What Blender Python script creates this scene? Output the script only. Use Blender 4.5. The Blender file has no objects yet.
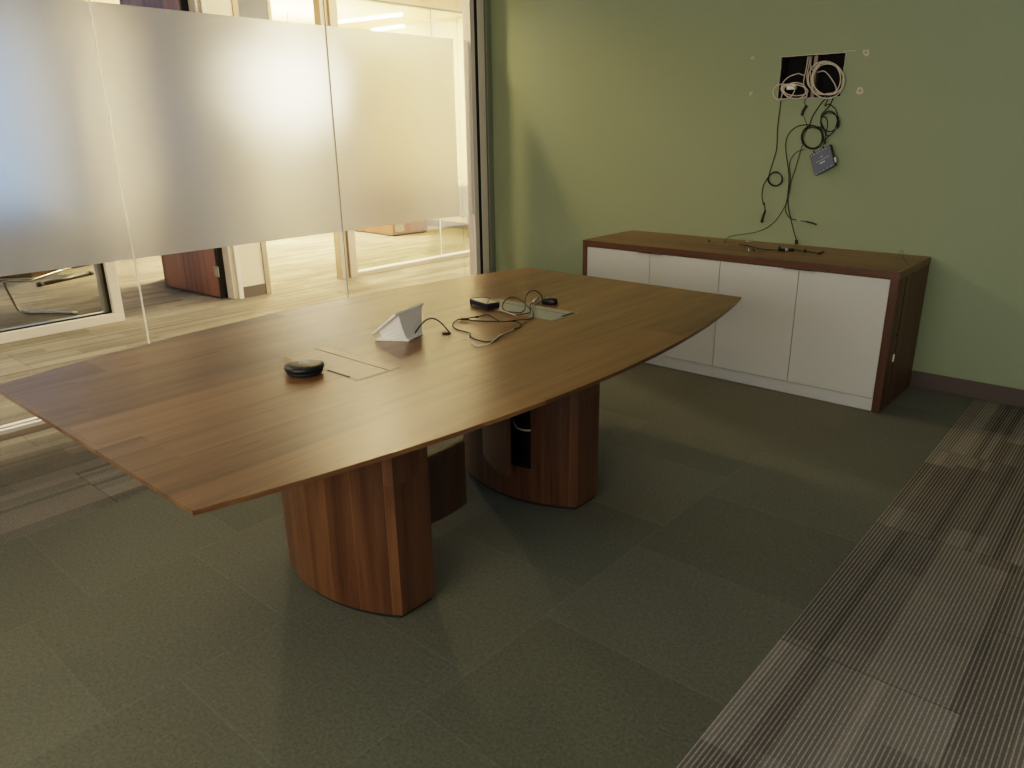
import bpy, bmesh, math, random
from mathutils import Vector, Matrix
random.seed(7)
scene = bpy.context.scene
COL = scene.collection
R = math.radians

# ------------------------------------------------------------------ camera
CP = Vector((4.4177, -4.8246, 1.5168))
YAW, PITCH, ROLL, F = 0.7182, -0.32927, -0.01338, 754.43
fw = Vector((-math.sin(YAW)*math.cos(PITCH), math.cos(YAW)*math.cos(PITCH), math.sin(PITCH)))
rt = Vector((math.cos(YAW), math.sin(YAW), 0)); up = rt.cross(fw)
c_, s_ = math.cos(ROLL), math.sin(ROLL)
rt, up = c_*rt + s_*up, -s_*rt + c_*up
cd = bpy.data.cameras.new('camera'); cam = bpy.data.objects.new('camera', cd); COL.objects.link(cam)
M = Matrix.Identity(4)
for i in range(3):
    M[i][0] = rt[i]; M[i][1] = up[i]; M[i][2] = -fw[i]; M[i][3] = CP[i]
cam.matrix_world = M
cd.sensor_width = 36; cd.lens = F/1024*36; cd.clip_start = 0.05
scene.camera = cam

def at(px, py, ax, val):
    """point of the plane axis=val that the photograph shows at a pixel"""
    r = fw*F + rt*(px-512) - up*(py-384)
    return CP + r*((val-CP[ax])/r[ax])

# ------------------------------------------------------------------ materials
def newmat(name):
    m = bpy.data.materials.new(name); m.use_nodes = True
    nt = m.node_tree; nt.nodes.clear()
    out = nt.nodes.new('ShaderNodeOutputMaterial')
    return m, nt, out
class N:
    def __init__(s, nt): s.nt = nt
    def node(s, t, **kw):
        n = s.nt.nodes.new(t)
        for k, v in kw.items(): setattr(n, k, v)
        return n
    def put(s, sock, v):
        if hasattr(v, 'is_output') or isinstance(v, bpy.types.NodeSocket): s.nt.links.new(v, sock)
        elif v is not None: sock.default_value = v
    def math(s, op, a, b=None, c=None, clamp=False):
        n = s.node('ShaderNodeMath', operation=op, use_clamp=clamp)
        s.put(n.inputs[0], a); s.put(n.inputs[1], b); s.put(n.inputs[2], c)
        return n.outputs[0]
    def mix(s, f, a, b, mode='MIX'):
        n = s.node('ShaderNodeMix', data_type='RGBA', blend_type=mode)
        s.put(n.inputs[0], f); s.put(n.inputs[6], a); s.put(n.inputs[7], b)
        return n.outputs[2]
    def ramp(s, f, stops):
        n = s.node('ShaderNodeValToRGB'); s.put(n.inputs[0], f)
        e = n.color_ramp.elements
        while len(e) < len(stops): e.new(.5)
        for i, (p, c) in enumerate(stops): e[i].position = p; e[i].color = c
        return n.outputs[0]
    def xyz(s, kind='Object'):
        n = s.node('ShaderNodeTexCoord'); q = s.node('ShaderNodeSeparateXYZ')
        s.nt.links.new(n.outputs[kind], q.inputs[0]); return q.outputs, n.outputs[kind]
    def comb(s, x=0., y=0., z=0.):
        n = s.node('ShaderNodeCombineXYZ')
        for i, v in enumerate((x, y, z)): s.put(n.inputs[i], v)
        return n.outputs[0]
    def white(s, v):
        n = s.node('ShaderNodeTexWhiteNoise', noise_dimensions='3D'); s.put(n.inputs['Vector'], v); return n.outputs['Value']
    def noise(s, v, scale=5., detail=3., rough=.5, dist=0.):
        n = s.node('ShaderNodeTexNoise'); s.put(n.inputs['Vector'], v)
        n.inputs['Scale'].default_value = scale; n.inputs['Detail'].default_value = detail
        n.inputs['Roughness'].default_value = rough; n.inputs['Distortion'].default_value = dist
        return n.outputs['Fac']
    def bump(s, h, st=.2, d=.01):
        n = s.node('ShaderNodeBump'); s.put(n.inputs['Height'], h)
        n.inputs['Strength'].default_value = st; n.inputs['Distance'].default_value = d; return n.outputs[0]
def C4(r, g, b): return (r, g, b, 1)
def srgb(r, g, b):
    f = lambda v: ((v/255+.055)/1.055)**2.4 if v > 10 else v/255/12.92
    return (f(r), f(g), f(b), 1)

def plain(name, col, rough=.5, metal=0., var=.04, vs=30., bump=0., spec=.5, coat=0.):
    m, nt, out = newmat(name); n = N(nt)
    _, v = n.xyz()
    f = n.noise(v, vs, 3)
    c = n.mix(f, tuple(x*(1-var) for x in col[:3])+(1,), tuple(min(1, x*(1+var)) for x in col[:3])+(1,))
    b = n.node('ShaderNodeBsdfPrincipled'); n.put(b.inputs['Base Color'], c)
    b.inputs['Roughness'].default_value = rough; b.inputs['Metallic'].default_value = metal
    b.inputs['Specular IOR Level'].default_value = spec; b.inputs['Coat Weight'].default_value = coat
    if bump: n.put(b.inputs['Normal'], n.bump(n.noise(v, vs*6, 2), bump, .002))
    nt.links.new(b.outputs[0], out.inputs[0]); return m

def wood(name, dark, light, grain='y', plank=None, rough=.35, coat=.15, seed=0., plen=1.3):
    """grain axis; plank = (axis across, width)"""
    m, nt, out = newmat(name); n = N(nt)
    (x, y, z), v = n.xyz()
    ax = dict(x=x, y=y, z=z)
    tone = .5; off = 0.
    if plank:
        pa, pw = plank
        idx = n.math('FLOOR', n.math('DIVIDE', n.math('ADD', ax[pa], 20.03+seed), pw))
        r1 = n.white(n.comb(idx, seed, 3.1))
        row = n.math('FLOOR', n.math('ADD', n.math('DIVIDE', ax[grain], plen), n.math('MULTIPLY', r1, 9.)))
        tone = n.white(n.comb(idx, row, 7.7+seed)); off = n.math('MULTIPLY', tone, 13.)
        fr = n.math('FRACT', n.math('DIVIDE', n.math('ADD', ax[pa], 20.03+seed), pw))
        line = n.math('LESS_THAN', fr, .0022/pw)
    sc = dict(x=9., y=9., z=9.); sc[grain] = .55
    vv = n.comb(n.math('MULTIPLY', x, sc['x']), n.math('ADD', n.math('MULTIPLY', y, sc['y']), off), n.math('MULTIPLY', z, sc['z']))
    g1 = n.noise(vv, 1.6, 6, .62, 1.1)
    sc2 = dict(x=95., y=95., z=95.); sc2[grain] = 3.
    vv2 = n.comb(n.math('MULTIPLY', x, sc2['x']), n.math('ADD', n.math('MULTIPLY', y, sc2['y']), off), n.math('MULTIPLY', z, sc2['z']))
    g2 = n.noise(vv2, 1.3, 4, .6)
    wv = n.node('ShaderNodeTexWave', wave_type='BANDS', bands_direction='X', wave_profile='SIN')
    sc3 = dict(x=3.2, y=3.2, z=3.2); sc3[grain] = .42
    wsh = n.comb(n.math('ADD', n.math('MULTIPLY', x, sc3['x']), n.math('MULTIPLY', y, sc3['y']) if grain != 'y' else 0.), n.math('ADD', n.math('MULTIPLY', ax[grain], .42), off), n.math('MULTIPLY', z, sc3['z']) if grain != 'z' else 0.)
    n.put(wv.inputs['Vector'], wsh); wv.inputs['Scale'].default_value = .9; wv.inputs['Distortion'].default_value = 7.; wv.inputs['Detail'].default_value = 3.; wv.inputs['Detail Scale'].default_value = .8
    f = n.math('ADD', n.math('MULTIPLY', g1, 1.5), n.math('MULTIPLY', g2, .55))
    f = n.math('ADD', f, n.math('MULTIPLY', tone, .5))
    f = n.math('ADD', f, n.math('MULTIPLY', wv.outputs['Fac'], .15))
    f = n.math('SUBTRACT', f, .84, clamp=True)
    c = n.ramp(f, [(0, dark), (.5, tuple((a+b)/2 for a, b in zip(dark, light))), (1, light)])
    if plank: c = n.mix(n.math('MULTIPLY', line, .45), c, tuple(min(1, d*1.35) for d in light[:3])+(1,))
    b = n.node('ShaderNodeBsdfPrincipled'); n.put(b.inputs['Base Color'], c)
    n.put(b.inputs['Roughness'], n.math('ADD', n.math('MULTIPLY', g2, .12), rough-.06))
    b.inputs['Coat Weight'].default_value = coat; b.inputs['Coat Roughness'].default_value = .3
    n.put(b.inputs['Normal'], n.bump(g2, .06, .001))
    nt.links.new(b.outputs[0], out.inputs[0]); return m

def clear_glass(name, tint=(.88, .895, .87, 1)):
    m, nt, out = newmat(name); n = N(nt)
    t = n.node('ShaderNodeBsdfTransparent'); t.inputs[0].default_value = tint
    g = n.node('ShaderNodeBsdfGlossy'); g.inputs['Roughness'].default_value = .02
    fr = n.node('ShaderNodeFresnel'); fr.inputs[0].default_value = 1.45
    mx = n.node('ShaderNodeMixShader'); n.put(mx.inputs[0], n.math('MULTIPLY', fr.outputs[0], .25))
    nt.links.new(t.outputs[0], mx.inputs[1]); nt.links.new(g.outputs[0], mx.inputs[2])
    nt.links.new(mx.outputs[0], out.inputs[0]); return m

def film_mat():
    m, nt, out = newmat('frosted_film'); n = N(nt)
    _, v = n.xyz(); f = n.noise(v, 400, 2)
    rf = n.node('ShaderNodeBsdfRefraction'); rf.inputs['Color'].default_value = (.80, .815, .82, 1)
    rf.inputs['Roughness'].default_value = .36; rf.inputs['IOR'].default_value = 1.35
    tl = n.node('ShaderNodeBsdfTranslucent'); tl.inputs[0].default_value = (.82, .83, .83, 1)
    df = n.node('ShaderNodeBsdfDiffuse')
    n.put(df.inputs[0], n.mix(f, (.62, .62, .60, 1), (.68, .68, .66, 1)))
    a = n.node('ShaderNodeMixShader'); a.inputs[0].default_value = .34
    nt.links.new(rf.outputs[0], a.inputs[1]); nt.links.new(tl.outputs[0], a.inputs[2])
    b = n.node('ShaderNodeMixShader'); b.inputs[0].default_value = .10
    nt.links.new(a.outputs[0], b.inputs[1]); nt.links.new(df.outputs[0], b.inputs[2])
    nt.links.new(b.outputs[0], out.inputs[0]); return m

def sealant_mat():
    m, nt, out = newmat('clear_sealant'); n = N(nt)
    a = n.node('ShaderNodeBsdfTranslucent'); a.inputs[0].default_value = (.95, .93, .88, 1)
    b = n.node('ShaderNodeBsdfTransparent'); b.inputs[0].default_value = (.95, .95, .92, 1)
    mx = n.node('ShaderNodeMixShader'); mx.inputs[0].default_value = .6
    nt.links.new(b.outputs[0], mx.inputs[1]); nt.links.new(a.outputs[0], mx.inputs[2])
    nt.links.new(mx.outputs[0], out.inputs[0]); return m

def emis(name, col, st):
    m, nt, out = newmat(name); n = N(nt)
    e = n.node('ShaderNodeEmission'); e.inputs[0].default_value = col; e.inputs[1].default_value = st
    nt.links.new(e.outputs[0], out.inputs[0]); return m

def striped_carpet():
    m, nt, out = newmat('striped_carpet'); n = N(nt)
    (x, y, z), v = n.xyz()
    TW, TL = .5, .94
    tx = n.math('FLOOR', n.math('DIVIDE', n.math('SUBTRACT', x, 3.745), TW))
    ty0 = n.math('DIVIDE', n.math('ADD', n.math('ADD', y, .93), n.math('MULTIPLY', n.math('PINGPONG', tx, 1.), .47)), TL)
    ty = n.math('FLOOR', ty0)
    tid = n.white(n.comb(tx, ty, 1.3))
    # patches inside the tile, ending part way along it
    cx = n.math('FLOOR', n.math('DIVIDE', n.math('SUBTRACT', x, 3.745), .125))
    cr = n.white(n.comb(cx, tx, 5.1))
    cy = n.math('FLOOR', n.math('MULTIPLY', n.math('ADD', ty0, n.math('MULTIPLY', cr, 0.9)), 1.7))
    patch = n.white(n.comb(cx, cy, 2.2))
    # slim accent bands
    sx = n.math('FLOOR', n.math('DIVIDE', x, .031))
    band = n.white(n.comb(sx, ty, 9.9))
    bandm = n.math('GREATER_THAN', band, .80)
    bandd = n.math('LESS_THAN', band, .11)
    big = n.noise(n.comb(x, y, 0.), 1.3, 2)
    t = n.math('ADD', n.math('MULTIPLY', tid, .14), n.math('MULTIPLY', patch, .38))
    t = n.math('ADD', t, n.math('MULTIPLY', bandm, .16))
    t = n.math('SUBTRACT', t, n.math('MULTIPLY', bandd, .25))
    t = n.math('ADD', t, n.math('MULTIPLY', n.math('SUBTRACT', big, .42), .5), clamp=True)
    base = n.ramp(t, [(0, C4(.088, .078, .060)), (.35, C4(.145, .128, .100)), (.7, C4(.255, .225, .175)), (1, C4(.37, .325, .25))])
    # ribs
    fr = n.math('FRACT', n.math('DIVIDE', x, .0125))
    rib = n.math('LESS_THAN', fr, .34)
    dash = n.noise(n.comb(n.math('MULTIPLY', x, 60.), n.math('MULTIPLY', y, 32.), 0.), 3., 2)
    ribf = n.math('MULTIPLY', rib, n.math('MULTIPLY', dash, 1.15), clamp=True)
    c = n.mix(ribf, base, n.mix(t, C4(.36, .325, .27), C4(.62, .56, .46)))
    pile = n.noise(v, 150, 3, .8)
    c = n.mix(.55, c, n.mix(pile, C4(.1, .1, .1), C4(.95, .95, .95)), 'OVERLAY')
    # tile seams across
    fy = n.math('FRACT', ty0); seam = n.math('LESS_THAN', fy, .007)
    c = n.mix(n.math('MULTIPLY', seam, .35), c, C4(.05, .045, .04))
    b = n.node('ShaderNodeBsdfPrincipled'); n.put(b.inputs['Base Color'], c)
    b.inputs['Roughness'].default_value = .95; b.inputs['Specular IOR Level'].default_value = .15
    n.put(b.inputs['Normal'], n.bump(n.math('ADD', n.math('MULTIPLY', rib, .6), pile), .5, .003))
    nt.links.new(b.outputs[0], out.inputs[0]); return m

def green_carpet():
    m, nt, out = newmat('green_carpet'); n = N(nt)
    (x, y, z), v = n.xyz()
    tx0 = n.math('DIVIDE', n.math('SUBTRACT', x, 1.208), .635)
    tx = n.math('FLOOR', tx0)
    ty0 = n.math('ADD', n.math('DIVIDE', n.math('ADD', y, .749), .56), n.math('MULTIPLY', n.math('PINGPONG', tx, 1.), .35))
    ty = n.math('FLOOR', ty0)
    tid = n.white(n.comb(tx, ty, 4.4))
    wob = n.math('MULTIPLY', n.math('SUBTRACT', n.noise(v, 40, 2), .5), .012)
    fx = n.math('FRACT', n.math('ADD', tx0, wob)); fy = n.math('FRACT', n.math('ADD', ty0, wob))
    seam = n.math('MAXIMUM', n.math('LESS_THAN', fx, .009), n.math('LESS_THAN', fy, .010))
    pile = n.noise(v, 95, 4, .9); pile2 = n.noise(v, 60, 3, .6); big = n.noise(v, 2.2, 3)
    t = n.math('ADD', n.math('MULTIPLY', tid, .5), n.math('MULTIPLY', big, .5))
    c = n.mix(t, C4(.108, .106, .064), C4(.156, .151, .098))
    c = n.mix(.9, c, n.mix(pile, C4(.0, .0, .0), C4(1., 1., 1.)), 'OVERLAY')
    c = n.mix(.22, c, n.mix(pile2, C4(.15, .15, .15), C4(.85, .85, .85)), 'OVERLAY')
    c = n.mix(n.math('MULTIPLY', seam, n.math('MULTIPLY', pile2, .55)), c, C4(.19, .19, .14))
    b = n.node('ShaderNodeBsdfPrincipled'); n.put(b.inputs['Base Color'], c)
    b.inputs['Roughness'].default_value = .95; b.inputs['Specular IOR Level'].default_value = .12
    b.inputs['Sheen Weight'].default_value = .15
    n.put(b.inputs['Normal'], n.bump(n.math('ADD', pile, n.math('MULTIPLY', seam, .5)), .55, .004))
    nt.links.new(b.outputs[0], out.inputs[0]); return m

MT = dict(
    striped=striped_carpet(), green_carpet=green_carpet(),
    green_wall=plain('green_paint', C4(.335, .385, .240), .62, var=.03, vs=120, bump=.12, spec=.3),
    cream=plain('cream_paint', C4(.78, .70, .55), .7, var=.02),
    white_paint=plain('white_paint', C4(.80, .78, .72), .7, var=.02),
    ceiling=plain('ceiling_tile', C4(.78, .76, .70), .8, var=.05, vs=80),
    table=wood('walnut_tabletop', C4(.070, .032, .012), C4(.29, .150, .062), 'y', ('x', .218), .30, .15, 0., 1.45),
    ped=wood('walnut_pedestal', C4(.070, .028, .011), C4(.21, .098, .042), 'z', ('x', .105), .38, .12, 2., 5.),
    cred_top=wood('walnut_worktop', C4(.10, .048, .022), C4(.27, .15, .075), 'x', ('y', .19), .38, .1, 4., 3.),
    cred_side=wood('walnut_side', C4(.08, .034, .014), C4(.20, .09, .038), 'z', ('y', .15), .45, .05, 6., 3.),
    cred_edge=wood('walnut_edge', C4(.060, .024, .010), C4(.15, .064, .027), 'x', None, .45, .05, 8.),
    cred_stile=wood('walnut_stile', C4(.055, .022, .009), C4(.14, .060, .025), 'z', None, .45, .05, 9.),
    laminate=plain('white_laminate', C4(.66, .635, .56), .38, var=.01),
    door_wood=wood('cherry_door', C4(.16, .055, .02), C4(.38, .16, .07), 'z', ('x', .33), .4, .1, 3., 3.),
    alu=plain('satin_aluminium', C4(.58, .55, .50), .38, .75, var=.02),
    frame_white=plain('pale_frame', C4(.84, .76, .68), .5, .0, var=.02),
    frame_grey=plain('grey_frame', C4(.30, .31, .25), .5, .2, var=.02),
    tan=plain('tan_metal', C4(.42, .33, .24), .45, .3, var=.03),
    black=plain('black_plastic', C4(.012, .012, .013), .38, var=.1),
    black_soft=plain('black_rubber', C4(.016, .016, .015), .6, var=.1),
    hatch_metal=plain('dull_bronze', C4(.40, .34, .25), .35, .3),
    void=plain('dark_cavity', C4(.012, .009, .007), .9, var=.2),
    gap=plain('dark_gasket', C4(.01, .01, .012), .7),
    basebrown=plain('brown_vinyl', C4(.125, .095, .078), .6, var=.05),
    basenavy=plain('slate_vinyl', C4(.05, .06, .09), .6, var=.05),
    white_plastic=plain('white_plastic', C4(1.20, 1.10, .92), .35, var=.02),
    cable_white=plain('white_cable', C4(.68, .60, .50), .5, var=.06),
    silver=plain('silver', C4(.62, .63, .62), .28, .8, var=.02),
    chrome=plain('brushed_chrome', C4(.62, .58, .52), .25, 1., var=.03),
    hatchlid=wood('hatch_walnut', C4(.20, .115, .060), C4(.36, .225, .125), 'y', None, .35, .2, 5.),
    greylid=plain('grey_lid', C4(.34, .37, .33), .4, .3, var=.03),
    blue_box=plain('blue_grey_case', C4(.13, .15, .19), .4, .3, var=.04),
    ink=plain('white_ink', C4(.75, .78, .82), .6),
    plaster=plain('bare_plaster', C4(.66, .60, .50), .9, var=.2, vs=200),
    stud=plain('steel_stud', C4(.32, .25, .20), .5, .5, var=.1),
    glass=clear_glass('clear_glass'), film=film_mat(),
    seatwood=plain('brown_seat', C4(.20, .125, .06), .5, var=.1),
    lamp=emis('warm_lamp', C4(1., .78, .48), 22.),
    globe=emis('glow_emission', C4(1., .84, .62), 420.),  # strong glow for the added globe in the passage
    strip=emis('strip_lamp', C4(1., .86, .62), 12.),
    sealant=sealant_mat(),
    cream_warm=plain('warm_cream_paint', C4(.80, .62, .36), .7, var=.02),
    bulk=plain('tan_bulkhead', C4(.52, .36, .22), .7, var=.02),
    greyblue=plain('blue_grey_panel', C4(.22, .27, .36), .5, var=.05),
    dimceil=plain('dim_ceiling', C4(.20, .22, .28), .8, var=.05),  # dimness of the office ceiling put into its colour
    joint=plain('glass_joint', C4(.75, .70, .60), .4),
    joint_dark=plain('glass_edge', C4(.10, .12, .10), .3),
)

# ------------------------------------------------------------------ mesh helpers
def link(name, bm, mat, parent=None, smooth=False, bevel=0., seg=2, kind=None):
    me = bpy.data.meshes.new(name); bmesh.ops.recalc_face_normals(bm, faces=bm.faces[:]); bm.to_mesh(me); bm.free()
    for m in (mat if isinstance(mat, (list, tuple)) else [mat]): me.materials.append(MT[m] if isinstance(m, str) else m)
    o = bpy.data.objects.new(name, me); COL.objects.link(o)
    if parent is not None:
        o.parent = parent; o.matrix_parent_inverse = parent.matrix_basis.inverted()
    if smooth:
        for p in me.polygons: p.use_smooth = True
    if bevel:
        b = o.modifiers.new('bevel', 'BEVEL'); b.width = bevel; b.segments = seg; b.limit_method = 'ANGLE'; b.angle_limit = R(40)
        if smooth is False:
            pass
    if kind: o['kind'] = kind
    return o
def box(bm, x0, x1, y0, y1, z0, z1, mi=0):
    vs = [bm.verts.new(p) for p in ((x0,y0,z0),(x1,y0,z0),(x1,y1,z0),(x0,y1,z0),(x0,y0,z1),(x1,y0,z1),(x1,y1,z1),(x0,y1,z1))]
    for f in ((0,3,2,1),(4,5,6,7),(0,1,5,4),(1,2,6,5),(2,3,7,6),(3,0,4,7)):
        fc = bm.faces.new([vs[i] for i in f]); fc.material_index = mi
def B(name, dims, mat, parent=None, **kw):
    bm = bmesh.new()
    for d in (dims if isinstance(dims[0], (list, tuple)) else [dims]): box(bm, *d)
    return link(name, bm, mat, parent, **kw)
def prism(bm, pts, z0, z1, mi=0):
    lo = [bm.verts.new((p[0], p[1], z0)) for p in pts]; hi = [bm.verts.new((p[0], p[1], z1)) for p in pts]
    n = len(pts)
    bm.faces.new(lo[::-1]).material_index = mi; bm.faces.new(hi).material_index = mi
    for i in range(n): bm.faces.new((lo[i], lo[(i+1) % n], hi[(i+1) % n], hi[i])).material_index = mi
def loft(bm, A, Bp):
    a = [bm.verts.new(p) for p in A]; b = [bm.verts.new(p) for p in Bp]; n = len(a)
    bm.faces.new(a[::-1]); bm.faces.new(b)
    for i in range(n): bm.faces.new((a[i], a[(i+1) % n], b[(i+1) % n], b[i]))
def catmull(P, sub=8):
    P = [Vector(p) for p in P]; out = []
    for i in range(len(P)-1):
        p0 = P[i-1] if i else P[0]*2-P[1]; p1, p2 = P[i], P[i+1]; p3 = P[i+2] if i+2 < len(P) else P[-1]*2-P[-2]
        for k in range(sub):
            t = k/sub
            out.append(.5*((2*p1)+(p2-p0)*t+(2*p0-5*p1+4*p2-p3)*t*t+(3*p1-p0-3*p2+p3)*t**3))
    out.append(P[-1]); return out
def tube(bm, pts, r, seg=8, sub=8, smooth=True):
    P = catmull(pts, sub) if sub > 1 else [Vector(p) for p in pts]
    T = [(P[min(i+1, len(P)-1)]-P[max(i-1, 0)]).normalized() for i in range(len(P))]
    nrm = T[0].orthogonal().normalized(); rings = []
    for i, p in enumerate(P):
        t = T[i]; nrm = (nrm - t*nrm.dot(t)).normalized(); bn = t.cross(nrm)
        rr = r[0]+(r[1]-r[0])*i/(len(P)-1) if isinstance(r, tuple) else r
        rings.append([bm.verts.new(p+(nrm*math.cos(a)+bn*math.sin(a))*rr) for a in [2*math.pi*k/seg for k in range(seg)]])
    for a, b in zip(rings, rings[1:]):
        for k in range(seg): bm.faces.new((a[k], a[(k+1) % seg], b[(k+1) % seg], b[k]))
    bm.faces.new(rings[0][::-1]); bm.faces.new(rings[-1])
def T(name, pts, r, mat, parent=None, seg=8, sub=8):
    bm = bmesh.new()
    if isinstance(pts[0][0], (int, float)) : pts = [pts]
    for q in pts: tube(bm, q, r, seg, sub)
    return link(name, bm, mat, parent, smooth=True)
def lathe(bm, prof, cx, cy, seg=40):
    rings = [[bm.verts.new((cx+r*math.cos(2*math.pi*k/seg), cy+r*math.sin(2*math.pi*k/seg), z)) for k in range(seg)] for r, z in prof]
    for a, b in zip(rings, rings[1:]):
        for k in range(seg): bm.faces.new((a[k], a[(k+1) % seg], b[(k+1) % seg], b[k]))
    bm.faces.new(rings[0][::-1]); bm.faces.new(rings[-1])
def empty(name, loc=(0, 0, 0), kind=None):
    o = bpy.data.objects.new(name, None); COL.objects.link(o); o.location = loc; o.empty_display_size = .05
    o.matrix_basis = Matrix.Translation(loc)
    if kind: o['kind'] = kind
    return o
def tag(o, label, cat, group=None):
    o['label'] = label; o['category'] = cat
    if group: o['group'] = group
    return o

# ------------------------------------------------------------------ setting
GX0, GX1 = 1.208, 3.7478
bm = bmesh.new()
def rect(x0, x1, y0, y1, mi):
    f = bm.faces.new([bm.verts.new(p) for p in ((x0,y0,0),(x1,y0,0),(x1,y1,0),(x0,y1,0))]); f.material_index = mi
rect(-9, 0, -8, 7, 0); rect(0, GX0, -7, 0, 0); rect(GX0, GX1, -7, 0, 1); rect(GX1, 6.2, -7, 0, 0)
link('floor', bm, ['striped', 'green_carpet'], kind='structure')

# green wall with a rectangular cut-out
HX0, HX1, HZ0, HZ1 = 2.405, 2.783, 1.655, 1.893
wall = B('wall_back', [(0, HX0, 0, .12, 0, 3.), (HX1, 6.3, 0, .12, 0, 3.), (HX0, HX1, 0, .12, 0, HZ0), (HX0, HX1, 0, .12, HZ1, 3.)], 'green_wall', kind='structure')
B('wall_cavity', [(HX0-.1, HX1+.1, .118, .13, HZ0-.1, HZ1+.1)], 'void', wall)
B('cavity_shade', [(HX0, HX0+.002, .013, .119, HZ0, HZ1), (HX1-.002, HX1, .013, .119, HZ0, HZ1), (HX0, HX1, .013, .119, HZ0, HZ0+.002), (HX0, HX1, .013, .119, HZ1-.002, HZ1)], 'void', wall)  # dark sheets over the reveals stand in for shade inside the opening
bm = bmesh.new(); box(bm, 2.585, 2.602, .05, .115, HZ0-.002, HZ1+.002); box(bm, 2.602, 2.618, .02, .03, HZ0-.002, HZ1+.002)
link('wall_stud', bm, 'stud', wall)
bm = bmesh.new()   # ragged paper edge of the cut
for (a, b) in (((HX0, HZ0), (HX0, HZ1)), ((HX0, HZ1), (HX1, HZ1)), ((HX1, HZ1), (HX1, HZ0)), ((HX1, HZ0), (HX0, HZ0))):
    n = 14; P = []
    for i in range(n+1):
        t = i/n; P.append((a[0]+(b[0]-a[0])*t+random.uniform(-.002, .002), -.0005, a[1]+(b[1]-a[1])*t+random.uniform(-.002, .002)))
    tube(bm, P, .0022, 5, 1)
link('ragged_cut_edge', bm, 'plaster', wall, smooth=True)
for (px, py, s) in ((752.5, 58, 1.), (751, 93.5, .9), (866, 52.5, 1.5), (860, 90.5, 1.6)):
    p = at(px, py, 1, 0); bm = bmesh.new()
    pts = []
    for k in range(14):
        a = 2*math.pi*k/14; rr = .0125*s*random.uniform(.65, 1.15)
        pts.append((p.x+rr*math.cos(a)*1.1, p.z+rr*math.sin(a)))
    loft(bm, [(x, .001, z) for x, z in pts], [(x, -.0012, z) for x, z in pts])
    pl = link('plaster_scar', bm, 'plaster', wall)
    bm = bmesh.new(); loft(bm, [(p.x+.005*s*math.cos(2*math.pi*k/10), .0, p.z+.005*s*math.sin(2*math.pi*k/10)) for k in range(10)],
                           [(p.x+.005*s*math.cos(2*math.pi*k/10), -.0018, p.z+.005*s*math.sin(2*math.pi*k/10)) for k in range(10)])
    link('anchor_hole', bm, 'green_wall', wall)
p = at(852, 51, 1, 0)
B('plaster_scar', [(p.x-.045, p.x+.02, -.001, .001, p.z, p.z+.003)], 'plaster', wall)
B('baseboard_back', [(0.1, 6.2, -.012, 0, 0, .1)], 'basebrown', kind='structure', bevel=.003)

# other walls of the room, with a window behind the photographer
B('wall_right', (6.2, 6.32, -7, 0, 0, 3.), 'white_paint', kind='structure')
B('wall_front', [(0, 1.6, -7.12, -7, 0, 3.), (5.4, 6.3, -7.12, -7, 0, 3.), (1.6, 5.4, -7.12, -7, 0, .9), (1.6, 5.4, -7.12, -7, 2.5, 3.)], 'white_paint', kind='structure')
B('trim_1', [(1.6, 1.65, -7.1, -7.02, .9, 2.5), (5.35, 5.4, -7.1, -7.02, .9, 2.5), (3.475, 3.525, -7.1, -7.02, .9, 2.5), (1.6, 5.4, -7.1, -7.02, .9, .95), (1.6, 5.4, -7.1, -7.02, 2.45, 2.5)], 'alu', kind='structure')
FX_ = -2.21
B('ceiling', [(0, 6.3, -7.1, .1, 3., 3.06), (FX_, 0, -8, 7, 3., 3.06)], 'ceiling', kind='structure')
B('ceiling_office', (-9, FX_, -8, -.95, 3., 3.06), 'dimceil', kind='structure')
B('ceiling_passage', (-9, FX_, -.95, 7, 3., 3.06), 'cream_warm', kind='structure')

# ---- glass wall x = 0
J1, J2, FE = -3.0052, -1.5626, -.4014
FZ0, FZ1 = .8343, 2.1458
win = empty('window_1', (0, -1.5, 0), 'structure')
spans = [(-7, -5.2), (-5.196, J1-.002), (J1+.002, J2-.002), (J2+.002, FE+.05), (FE+.054, -.235)]
for a, b in spans:
    B('glass_pane', (-.005, .005, a, b, .04, 2.80), 'glass', win)
for a, b in [(-7, -5.2), (-5.196, J1-.006), (J1+.006, J2-.006), (J2+.006, FE), (-.292, -.237)]:
    B('frosted_film', (.0055, .0075, a, b, FZ0, FZ1), 'film', win)
B('glass_joint', [(.004, .0095, J1-.0045, J1+.0045, .04, 2.8)], 'sealant', win)
B('glass_joint', [(.004, .0095, J2-.006, J2-.001, .04, 2.8)], 'sealant', win)
B('glass_joint', [(.004, .010, J2+.0005, J2+.0045, .04, 2.8)], 'joint_dark', win)
B('sill_channel', [(-.075, -.035, -7, -.235, 0, .05), (-.02, .012, -7, -.235, 0, .048)], 'frame_white', win, bevel=.002)
B('sill_face', [(.012, .022, -7, -.235, 0, .03)], 'tan', win)
B('sill_gap', [(-.035, -.02, -7, -.235, 0, .03)], 'gap', win)
B('header', [(-.06, .05, -7, -.06, 2.78, 3.0)], 'frame_white', win)
# corner post, stepped
B('trim_2', [(-.05, .03, -.235, -.188, 0, 2.99)], 'frame_white', kind='structure', bevel=.003)
B('trim_3', [(-.05, .026, -.188, -.152, 0, 2.99)], 'gap', kind='structure')
B('trim_4', [(-.05, .030, -.152, -.078, 0, 2.99)], 'frame_white', kind='structure', bevel=.003)
B('trim_5', [(-.05, .022, -.078, -.058, 0, 2.99), ], 'frame_grey', kind='structure')
B('trim_6', [(-.05, .034, -.058, 0.0, 0, 2.99), ], 'frame_grey', kind='structure', bevel=.004)

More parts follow.
